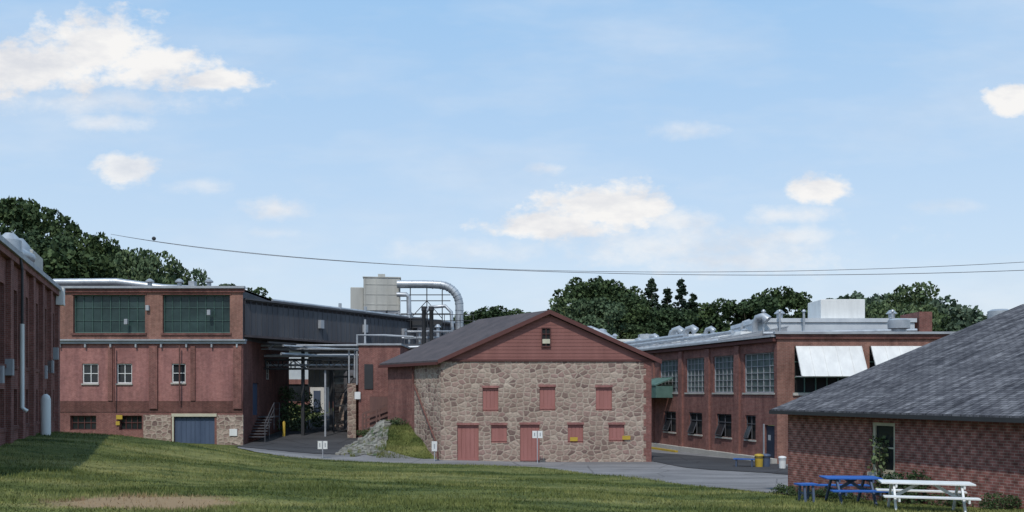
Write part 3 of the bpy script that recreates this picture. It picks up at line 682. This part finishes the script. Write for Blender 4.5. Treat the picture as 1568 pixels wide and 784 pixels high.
B=empty('brick_factory_block')
F=Fr((14.5,48.5),(1,0))
ops=[(.95,4.65,3.95,6.5),(5.05,8.9,3.95,6.5)]
MB().wall(F,0,11.5,-.5,6.9,ops,.3).obj('front_wall',brick_orange,B)
g=MB()
for a,b2,c,e in ops: g.face([F.p(a,-.28,c),F.p(b2,-.28,c),F.p(b2,-.28,e),F.p(a,-.28,e)])
g.obj('window_glass',dark,B)  # near-black sheet painting the unlit inside of the open windows
g=MB()
for a,b2,c,e in ops:
    for k in range(7): 
        uu=a+(b2-a)*k/6; g.box(F,uu-.03,uu+.03,-.26,-.2,c,e)
    for k in range(4): g.box(F,a,b2,-.258,-.21,c+k*(e-c)/3-.03,c+k*(e-c)/3+.03)
g.obj('window_frame',tealawn,B)
g=MB()
for a,b2,c,e in ops: 
    a+=.05; b2-=.05
    g.hexa([F.p(a,.02,6.45),F.p(b2,.02,6.45),F.p(b2,1.0,4.8),F.p(a,1.0,4.8),F.p(a,.06,6.5),F.p(b2,.06,6.5),F.p(b2,1.05,4.84),F.p(a,1.05,4.84)])
    for k in range(6):
        uu=a+(b2-a)*k/5-.04*(k==5); g.beam(F.p(uu+.02,.07,6.5),F.p(uu+.02,1.06,4.86),.03,.03)
    for uu in (a+.02,b2-.02): g.beam(F.p(uu,.0,4.85),F.p(uu,1.0,4.82),.04,.04)
g.obj('white_awnings',white,B)
g=MB()
for a,b2,c,e in ops: g.box(F,a-.1,b2+.1,-.03,.1,c-.15,c-.003)
g.obj('sills',concrete,B)
MB().box(F,-.1,11.6,-.1,.12,6.902,7.15).obj('cornice',brick_dark,B)
MB().box(F,-.2,11.7,-.1,.25,7.152,7.28).obj('roof_edge',flash,B)
MB().wall(Fr((14.5,56.5),(0,-1)),0,8,5,7.1).obj('side_wall',brick,B); MB().wall(Fr((26,48.5),(0,1)),0,14,-.5,7.1).obj('right_side_wall',brick,B)
MB().box(F,0,11.5,-14,-.1,6.95,7.12).obj('roof',roofdark,B)
MB().box(W0,15.4,25.2,55.5,62,7.1,8.35).box(W0,15.3,25.3,55.4,62.1,8.352,8.6).obj('roof_monitor',roofwhite,B)
MB().box(W0,25.4,26.2,55.3,58,7.1,9.0).obj('chimney_block',brick,B)
MB().box(W0,19.5,22.3,56,58.5,8.6,9.85).obj('white_rooftop_unit',white,B,bevel=.04)
x=MB(); p=Vector((21.9,50.2,7.1)); x.tube([p,p+Vector((0,0,.45)),p+Vector((0,0,.48)),p+Vector((0,0,.95)),p+Vector((0,0,1.03))],[.4,.4,.6,.6,.4],18)
p=Vector((27.2,49.5,7.1)); x.tube([p,p+Vector((0,0,.8)),p+Vector((0,0,.83)),p+Vector((0,0,1.4)),p+Vector((0,0,1.5))],[.4,.4,.6,.6,.4],18)
for xx in (15.6,16.6,18.1,23.6): x.tube([(xx,55,7.1),(xx,55,8.95),(xx,55,8.97),(xx,55,9.1)],[.07,.07,.15,.07],10)
for xx in (17.2,24.4): x.tube([(xx,57,8.5),(xx,57,9.0),(xx,57,9.02),(xx,57,9.25)],[.2,.2,.36,.15],12)
x.tube([(15.5,54.8,7.6),(25,54.8,7.8)],.12,10)
x.obj('rooftop_exhaust_fans',silver,B,True)
B=empty('rear_factory_hall')
F=Fr((6,92),(1,0)); MB().box(F,0,24,-10,0,0,9.2).obj('walls',roofwhite,B); MB().box(F,-.2,24.2,-10.2,.2,9.202,9.45).obj('roof_edge',white,B)
x=MB()
for k in range(6): x.tube([F.p(1.5+k*3.4,-2,9.4),F.p(1.5+k*3.4,-2,9.9),F.p(1.5+k*3.4,-2,9.92),F.p(1.5+k*3.4,-2,10.15)],[.2,.2,.36,.12],10)
for k in range(4): x.box(F,3+k*4.5,4.3+k*4.5,-3,-1.5,9.45,10.1)
x.obj('vents',silver,B)

# ------------------------------------------------------------------ NEAR RIGHT SHED
B=empty('brick_shed')
F=Fr((9.8,31.5),(3.34,-8.5)); Ls=16; zev=3.42; Wr=12; rise=4.05; SF=F
op=[(4.0,4.95,1.5,3.05)]
MB().wall(F,0,Ls,-.3,zev,op,.18).obj('long_wall',brick_near,B)
a,b2,c,e=op[0]
window(F,a,b2,c,e,-.12,1,2,cream,glass,B,.1,.05)
MB().box(F,a-.1,b2+.1,-.02,.09,c-.12,c-.003).obj('sill',concrete,B)
G=Fr(F.o,(-F.n[0],-F.n[1]))
g=MB(); g.face([G.p(0,0,-.3),G.p(Wr*2,0,-.3),G.p(Wr*2,0,zev),G.p(Wr,0,zev+rise),G.p(0,0,zev)]); g.obj('gable_wall',brick_near,B)
MB().wall(F,0,Ls,-.3,zev,(),.1,-2*Wr).obj('back_wall',brick_near,B)
rs=rise/Wr
r=MB()
def rp(u,w,dz=0): return F.p(u,-w,zev+rs*(w if w<=Wr else 2*Wr-w)+dz)
r.hexa([rp(-.35,-.45,.02),rp(Ls,-.45,.02),rp(Ls,Wr,.02),rp(-.35,Wr,.02),rp(-.35,-.45,.11),rp(Ls,-.45,.11),rp(Ls,Wr,.11),rp(-.35,Wr,.11)])
r.hexa([rp(-.35,Wr,.02),rp(Ls,Wr,.02),rp(Ls,2*Wr+.4,.02),rp(-.35,2*Wr+.4,.02),rp(-.35,Wr,.11),rp(Ls,Wr,.11),rp(Ls,2*Wr+.4,.11),rp(-.35,2*Wr+.4,.11)])
r.obj('shingle_roof',shing,B)
x=MB(); x.beam(rp(-.38,-.49,.02),rp(Ls,-.49,.02),.06,.12); x.beam(rp(-.39,-.45,.02),rp(-.39,Wr,.02),.05,.14); x.obj('fascia',black,B)

# ------------------------------------------------------------------ PICNIC TABLES
def picnic(name,cx,cy,ang,L,mat,legmat):
    B=empty(name); z0=H(cx,cy)+.02; ca,sa=math.cos(ang),math.sin(ang)
    f=Fr((cx,cy),(ca,sa)); 
    t=MB()
    for k in range(5): t.box(f,-L/2,L/2,-.38+k*.153,-.38+k*.153+.143,z0+.7,z0+.74)
    t.obj('table_top',mat,B,bevel=.006)
    for sgn,nm in ((1,'front_bench'),(-1,'rear_bench')):
        t=MB()
        for k in range(2): t.box(f,-L/2,L/2,*sorted((sgn*(.62+k*.15),sgn*(.62+k*.15+.14))),z0+.41,z0+.45)
        t.obj(nm,mat,B,bevel=.006)
    t=MB()
    for uu in (-L/2+.3,L/2-.3):
        t.beam(f.p(uu,-.78,z0-.05),f.p(uu,-.22,z0+.7),.05,.09); t.beam(f.p(uu,.78,z0-.05),f.p(uu,.22,z0+.7),.05,.09)
        t.beam(f.p(uu+.05,-.9,z0+.365),f.p(uu+.05,.9,z0+.365),.045,.09); t.beam(f.p(uu+.05,-.36,z0+.655),f.p(uu+.05,.36,z0+.655),.045,.085)
        sg=1 if uu<0 else -1; t.beam(f.p(uu+.06*sg,0,z0+.37),f.p(uu+.6*sg,0,z0+.69),.04,.08)
    t.obj('legs',legmat,B)
picnic('picnic_table',10.4,22.3,R(-16),2.15,white,white)
picnic('picnic_table',9.35,24.5,R(-3),1.5,blue,blued)
def bench(name,cx,cy,ang,L,mat):
    B=empty(name); z0=H(cx,cy)+.03; f=Fr((cx,cy),(math.cos(ang),math.sin(ang))); t=MB()
    for k in range(3): t.box(f,-L/2,L/2,-.2+k*.14,-.2+k*.14+.125,z0+.42,z0+.46)
    t.obj('seat',mat,B); t=MB()
    for uu in (-L/2+.15,L/2-.15):
        t.beam(f.p(uu,-.17,z0-.05),f.p(uu,-.12,z0+.42),.06,.06); t.beam(f.p(uu,.17,z0-.05),f.p(uu,.12,z0+.42),.06,.06); t.beam(f.p(uu,-.15,z0+.2),f.p(uu,.15,z0+.2),.04,.05)
    t.obj('legs',blued,B)
bench('blue_bench',8.1,24.4,R(10),.55,blue)
bench('blue_bench',12.2,46.6,R(-20),1.1,blue)
def bin_(name,x,y,mat,w,hh,lid):
    B=empty(name); z=H(x,y)+.05; t=MB(); t.tube([(x,y,z),(x,y,z+hh*.85),(x,y,z+hh*.86),(x,y,z+hh*.95),(x,y,z+hh)],[w*.42,w*.5,w*.56,w*.5,w*.2],14); t.obj('body',mat,B,True)
    t=MB(); t.tube([(x,y,z+hh*.7),(x,y,z+hh*.76)],w*.52,14); t.obj('band',lid,B,True)
bin_('yellow_bin',12.95,46.5,yellow,.45,.7,black)
bin_('white_bin',13.9,45.6,white,.38,.65,flash)
bin_('blue_barrel',13.35,46.6,blued,.45,.7,black)
def sign(name,x,y,zc,w,hh,n=1,mat=white,post=flash):
    B=empty(name); z=H(x,y); t=MB(); t.beam((x,y,z-.1),(x,y,zc+hh/2),.05,.05); t.obj('post',post,B)
    t=MB()
    for k in range(n):
        c=x+(k-(n-1)/2)*(w+.06); t.box(W0,c-w/2,c+w/2,y-.06,y-.035,zc-hh/2,zc+hh/2)
    t.obj('plate',mat,B,bevel=.008)
    t=MB()
    for k in range(n):
        c=x+(k-(n-1)/2)*(w+.06); t.box(W0,c-w*.12,c+w*.12,y-.064,y-.061,zc-hh*.25,zc+hh*.25)
    t.obj('lettering',flash,B)
sign('post_sign',1.4,48.9,1.65,.25,.4,2)
sign('post_sign',-4.3,49.2,.98,.3,.55,1)
sign('post_sign',-10.5,49.2,1.05,.24,.45,2)
B=empty('yellow_bollard'); x=MB(); zz=H(-16.2,63); x.tube([(-16.2,63,zz),(-16.2,63,zz+1.05),(-16.2,63,zz+1.15)],[.1,.1,.04],12); x.obj('post',yellow,B,True)

# ------------------------------------------------------------------ POWER LINES
def cable(name,pts,r):
    B=empty(name); t=MB(); 
    pts=[Vector(p) for p in pts]; out=[]
    a,m_,c_=pts
    for i in range(61):
        t_=i/60; q=a*(2*(t_-.5)*(t_-1))+m_*(4*t_*(1-t_))+c_*(2*t_*(t_-.5)); out.append(q)
    t.tube(out,r,6); t.obj('wire',wire,B); return B
def at(px,py,Y): return ((px-784)*Y/1358,Y,4+(600-py)*Y/1358)
c1=cable('overhead_cable',[(-40.7,90,20.0),(0,62,12.5),(40.6,55,12.0)],.02)
c2=cable('overhead_cable',[(-40.7,90,20.0),(0,62,12.55),(40.6,55,12.7)],.017)
x=MB(); p=Vector((-34.0,84.2,18.55)); x.tube([p-Vector((0,0,.2)),p-Vector((0,0,.12)),p,p+Vector((0,0,.12)),p+Vector((0,0,.2))],[.02,.16,.2,.16,.02],10); x.obj('marker_ball',black,c1,True)

# ------------------------------------------------------------------ TREES
def leafcloud(centers,radii,per,size,flat=.8):
    P=[];
    for c,r in zip(centers,radii):
        n=int(per*r*r); v=rng.normal(size=(n,3)); v/=np.linalg.norm(v,axis=1)[:,None]
        v*= (r*rng.uniform(.55,1.08,n)**.6)[:,None]; v[:,2]*=flat; P.append(np.array(c)+v)
    P=np.concatenate(P); n=len(P)
    a=rng.normal(size=(n,3)); a/=np.linalg.norm(a,axis=1)[:,None]; b=rng.normal(size=(n,3)); b=np.cross(a,b); b/=np.linalg.norm(b,axis=1)[:,None]
    s=rng.uniform(.5,1.2,n)[:,None]*size
    V=np.stack([P-a*s-b*s*.5,P+a*s*.3-b*s*.8,P+a*s+b*s*.4,P-a*s*.4+b*s*.8],1)
    return V.reshape(-1,3)
def meshfrom(name,woodmb,V,mats):
    nb=len(woodmb.v); verts=woodmb.v+V.tolist(); n=len(V)//4
    faces=woodmb.f+[(nb+4*i,nb+4*i+1,nb+4*i+2,nb+4*i+3) for i in range(n)]
    me=bpy.data.meshes.new(name); me.from_pydata(verts,[],faces)
    for m in mats: me.materials.append(m)
    me.polygons.foreach_set('material_index',[0]*len(woodmb.f)+[1]*n); me.update(); return me
def broad(seed,mat,per=125):
    global rng; rng=np.random.default_rng(seed); w=MB()
    w.tube([(0,0,-.5),(0.1,0,2.5),(.2,.1,5.5),(.1,0,9)],[.38,.28,.2,.07],8)
    cs=[];rs=[]
    for k in range(28):
        th=rng.uniform(0,math.tau); zz=rng.uniform(3.6,12.4); prof=math.sqrt(max(.05,1-((zz-7.6)/5.6)**2)); rr=prof*rng.uniform(1.6,4.5)
        r=rng.uniform(.7,1.65); c=(rr*math.cos(th),rr*math.sin(th),zz); cs.append(c); rs.append(r)
        if k<12: w.tube([(0.15,0,max(2.2,zz*.55)),(c[0]*.5,c[1]*.5,zz*.8),c],[.13,.08,.03],5,False)
    cs.append((.3,0,12.3)); rs.append(1.2); cs.append((0,0,8)); rs.append(2.3)
    return meshfrom('broadleaf',w,leafcloud(cs,rs,per,.23),[bark,mat])
def conif(seed):
    global rng; rng=np.random.default_rng(seed); w=MB(); w.tube([(0,0,-.5),(0,0,14)],[.3,.03],8); cs=[];rs=[]
    for k in range(90):
        zz=rng.uniform(1.5,13.7); rad=(14-zz)*.24+.1; th=rng.uniform(0,math.tau); q=rad*rng.uniform(.3,1)
        cs.append((q*math.cos(th),q*math.sin(th),zz-q*.2)); rs.append(.3+.035*(14-zz))
        w.tube([(0,0,zz),cs[-1]],[.05,.02],4,False)
    cs.append((0,0,13.6)); rs.append(.25)
    return meshfrom('conifer',w,leafcloud(cs,rs,420,.14,.6),[bark,leaf_con])
BM=[broad(i,leaf) for i in (11,12,13,14)]; BL=[broad(i,leaf_light,85) for i in (21,22)]; CM=[conif(31),conif(32)]
rnd=random.Random(9)
def tree(name,meshes,px,top,Y,wide=1.,base=None):
    X_=(px-784)*Y/1358; zt_=4+(600-top)*Y/1358; zb=(H(X_,Y) if base is None else base)-.1
    s=(zt_-zb)/13.6; o=bpy.data.objects.new(name,rnd.choice(meshes)); scene.collection.objects.link(o)
    o.location=(X_,Y,zb); o.scale=(s*wide,s*wide,s); o.rotation_euler=(0,0,rnd.uniform(0,6.28))
for t in [(-40,320,88,.9),(8,303,95,.8),(45,298,97,.7),(80,315,96,.7),(112,340,96,.7),(145,356,95,.7),(178,372,97,.7),(25,335,90,.8),(95,362,90,.8),(150,385,89,.8),(55,350,86,.8),(190,395,92,.8)]:
    tree('broadleaf_tree',BM,*t)
for t in [(212,376,82,.7),(250,380,82,.75),(272,394,83,.7),(232,390,81,.6)]: tree('maple_tree',BL,*t)
for t in [(350,434,122,1.0),(380,438,125,1.1),(408,452,125,1.1)]: tree('broadleaf_tree',BM,*t)
for t in [(715,474,128,1.2),(745,466,128,1.2),(780,472,130,1.2),(515,470,130,1.)]: tree('broadleaf_tree',BM,*t)
for t in [(865,448,112,1),(885,432,118,1),(912,422,118,.9),(940,434,118,.9),(962,445,114,1),(925,452,110,1),(895,455,110,1)]: tree('maple_tree' if t[0] in (865,925,895) else 'broadleaf_tree',BL if t[0] in (865,925,895) else BM,*t)
for t in [(998,429,116,1.1),(1022,444,118,1.2),(1044,430,116,1.1),(1060,452,117,1.2)]: tree('spruce_tree',CM,*t)
for t in [(980,462,112,1),(1020,468,111,1.2),(1085,460,116,1.1),(1115,456,116,1.1),(1148,452,116,1.1),(1180,438,118,1.),(1210,445,118,1.),(1236,462,116,1.)]: tree('broadleaf_tree',BM,*t)
for t in [(1388,432,112,.9),(1345,462,118,1.),(1425,464,118,1.),(1305,462,120,1.),(1370,448,114,.8)]: tree('maple_tree' if t[0] in (1388,1305,1370) else 'broadleaf_tree',BL if t[0] in (1388,1305,1370) else BM,*t)
def mass(name,pts,mat,size,per,rr):
    cs=[];rs=[]
    for (x0,y0,z0),(x1,y1,z1),n_ in pts:
        for k in range(n_):
            t=rng.uniform(); r=rng.uniform(*rr); zc=z0+(z1-z0)*t
            cs.append((x0+(x1-x0)*t,y0+(y1-y0)*t+rng.uniform(-4,4),zc-r*.8-rng.uniform()**1.5*7)); rs.append(r)
    V=leafcloud(cs,rs,per,size); me=meshfrom(name,MB(),V,[bark,mat]); scene.collection.objects.link(bpy.data.objects.new(name,me))
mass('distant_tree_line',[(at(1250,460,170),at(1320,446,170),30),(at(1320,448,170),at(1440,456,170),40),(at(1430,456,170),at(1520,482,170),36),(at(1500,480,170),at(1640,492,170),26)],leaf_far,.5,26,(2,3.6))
mass('tree_mass',[(at(850,470,125),at(1000,468,125),50),(at(1000,470,125),at(1250,474,125),80),(at(1290,485,125),at(1460,490,125),55),(at(690,478,135),at(830,480,135),34),(at(330,452,130),at(430,466,130),24)],leaf_farm,.32,60,(1.5,2.6))
mass('hillside_tree_mass',[(at(-30,360,84),at(120,385,84),50),(at(100,385,86),at(290,425,90),60)],leaf,.26,80,(1.5,2.6))
def shrub(name,cx,cy,r,k,mat,dens=1.):
    z=H(cx,cy); cs=[(cx+rng.uniform(-r,r),cy+rng.uniform(-r*.4,r*.4),z+rng.uniform(.1,1)*k) for _ in range(14)]; w=MB()
    for c in cs[:8]: w.tube([(cx,cy,z-.1),c],[.03,.01],4,False)
    rr=[rng.uniform(.18,.32)*min(1,k)**.5 if dens<1 else rng.uniform(.25,.45)*k**.5 for _ in cs]
    me=meshfrom(name,w,leafcloud(cs,rr,1000*dens/k,.05*k**.5),[bark,mat]); scene.collection.objects.link(bpy.data.objects.new(name,me))
shrub('shrub',-16.5,67,1.0,3.0,leaf_light); shrub('shrub',-15.6,68,.8,2.2,leaf_light)
p=SF.p(6.0,.45,0); shrub('shrub',p[0],p[1],.6,.75,leaf)
p=SF.p(4.5,.1,0); shrub('climbing_vine',p[0],p[1],.2,2.1,leaf_light,.7)
for u0 in (.3,1.2,2.4,3.4,7.5,9): 
    p=SF.p(u0,.25,0); shrub('weeds',p[0],p[1],.6,.28,leaf)
shrub('bank_shrub',-6.6,54,.7,.4,leaf_light); shrub('bank_shrub',-9.0,54.5,.7,.4,leaf)

# ------------------------------------------------------------------ CAMERA, SUN, SKY
cam=bpy.data.cameras.new('camera'); co=bpy.data.objects.new('camera',cam); scene.collection.objects.link(co); scene.camera=co
co.location=(0,0,4); co.rotation_euler=(R(90),0,0)
cam.sensor_width=36; cam.lens=36*1358/1568; cam.shift_y=208/1568; cam.clip_end=4000
S=Vector((-.14,-.75,0)).normalized()*math.cos(R(54)); S.z=math.sin(R(54))
sl=bpy.data.lights.new('sun','SUN'); sl.energy=2.6; sl.angle=R(.6); sl.color=(1,.95,.88)
so_=bpy.data.objects.new('sun',sl); scene.collection.objects.link(so_); so_.rotation_euler=(-S).to_track_quat('-Z','Y').to_euler()
w=bpy.data.worlds.new('World'); scene.world=w; w.use_nodes=True; nt=w.node_tree; nt.nodes.clear()
out=N(nt,'ShaderNodeOutputWorld'); bg=N(nt,'ShaderNodeBackground'); sky=N(nt,'ShaderNodeTexSky',sky_type='NISHITA')
sky.sun_disc=False; sky.sun_elevation=R(54); sky.sun_rotation=math.atan2(S.x,S.y)%(2*math.pi); sky.air_density=1.0; sky.dust_density=1.5; sky.ozone_density=1.0
bg.inputs[1].default_value=.15; nt.links.new(sky.outputs[0],bg.inputs[0])
tc=N(nt,'ShaderNodeTexCoord'); sx=N(nt,'ShaderNodeSeparateXYZ'); nt.links.new(tc.outputs['Generated'],sx.inputs[0])
def mth(op,a,b=None,c=None,clamp=False):
    m=N(nt,'ShaderNodeMath',operation=op); m.use_clamp=clamp
    for i,v in enumerate((a,b,c)):
        if v is None: continue
        if isinstance(v,(int,float)): m.inputs[i].default_value=v
        else: nt.links.new(v,m.inputs[i])
    return m.outputs[0]
hz=ramp(nt,sx.outputs[2],[(0,(.72,.8,.91)),(.13,(.61,.76,.93)),(.42,(.37,.63,.95))])
bgh=N(nt,'ShaderNodeBackground'); nt.links.new(hz,bgh.inputs[0]); bgh.inputs[1].default_value=1.0
mh=N(nt,'ShaderNodeMixShader'); mh.inputs[0].default_value=.8; nt.links.new(bg.outputs[0],mh.inputs[1]); nt.links.new(bgh.outputs[0],mh.inputs[2])
yy=mth('MAXIMUM',sx.outputs[1],.05); U=mth('DIVIDE',sx.outputs[0],yy); Vv=mth('DIVIDE',sx.outputs[2],yy)
cb=N(nt,'ShaderNodeCombineXYZ'); nt.links.new(U,cb.inputs[0]); nt.links.new(Vv,cb.inputs[1])
nA=noise(nt,stretch(nt,cb.outputs[0],(10,15,1)),1,7,.6); nF=noise(nt,stretch(nt,cb.outputs[0],(34,52,1)),1,4,.6); nB=noise(nt,stretch(nt,cb.outputs[0],(1.6,5.5,1)),1.3,5,.6)
nz_=mth('ADD',mth('MULTIPLY',mth('SUBTRACT',nA,.5),1.7),mth('MULTIPLY',mth('SUBTRACT',nF,.5),1.3))
cl=[(150,70,110,60,1),(40,110,160,50,1),(235,98,125,46,1),(335,122,85,22,1),(110,155,280,34,.55),(160,188,110,22,.6),(188,257,52,28,.85),(310,284,60,16,.45),(425,320,72,22,.75),(420,357,80,14,.35),
(840,259,46,18,.6),(920,318,135,44,1),(850,345,130,26,1),(1030,335,110,26,.75),(1060,376,330,46,.65),(1195,330,100,22,.65),(1215,362,110,28,.65),(1130,398,240,34,.65),(1247,288,60,25,1),(1550,155,55,26,1),(1055,200,75,18,.45),(1460,316,75,16,.35),(740,385,190,30,.4)]
tot=None
for (cx,cy,rx,ry,am) in cl:
    s=N(nt,'ShaderNodeVectorMath',operation='SUBTRACT'); nt.links.new(cb.outputs[0],s.inputs[0]); s.inputs[1].default_value=((cx-784)/1358,(600-cy)/1358,0)
    k=N(nt,'ShaderNodeVectorMath',operation='MULTIPLY'); nt.links.new(s.outputs[0],k.inputs[0]); k.inputs[1].default_value=(1358/rx,1358/ry,0)
    l=N(nt,'ShaderNodeVectorMath',operation='LENGTH'); nt.links.new(k.outputs[0],l.inputs[0])
    d_=mth('ADD',mth('SUBTRACT',1.0,l.outputs['Value']),nz_)
    r_=maprange(nt,d_,-.08,.55 if am>.8 else 1.1,0,am)
    tot=r_ if tot is None else mth('MAXIMUM',tot,r_)
wis=mth('MULTIPLY',mth('SUBTRACT',nB,.44,clamp=True),1.2)
tot=mth('MAXIMUM',tot,wis); tot=mth('MULTIPLY',tot,mth('GREATER_THAN',sx.outputs[1],.06))
cc=ramp(nt,noise(nt,stretch(nt,cb.outputs[0],(10,22,1)),1,5,.6),[(.34,(.72,.74,.79)),(.56,(.93,.92,.91))])
bg2=N(nt,'ShaderNodeBackground'); nt.links.new(cc,bg2.inputs[0]); bg2.inputs[1].default_value=1.0
ms=N(nt,'ShaderNodeMixShader'); nt.links.new(tot,ms.inputs[0]); nt.links.new(mh.outputs[0],ms.inputs[1]); nt.links.new(bg2.outputs[0],ms.inputs[2]); nt.links.new(ms.outputs[0],out.inputs[0])
scene.view_settings.view_transform='Standard'; scene.view_settings.look='None'; scene.view_settings.exposure=0
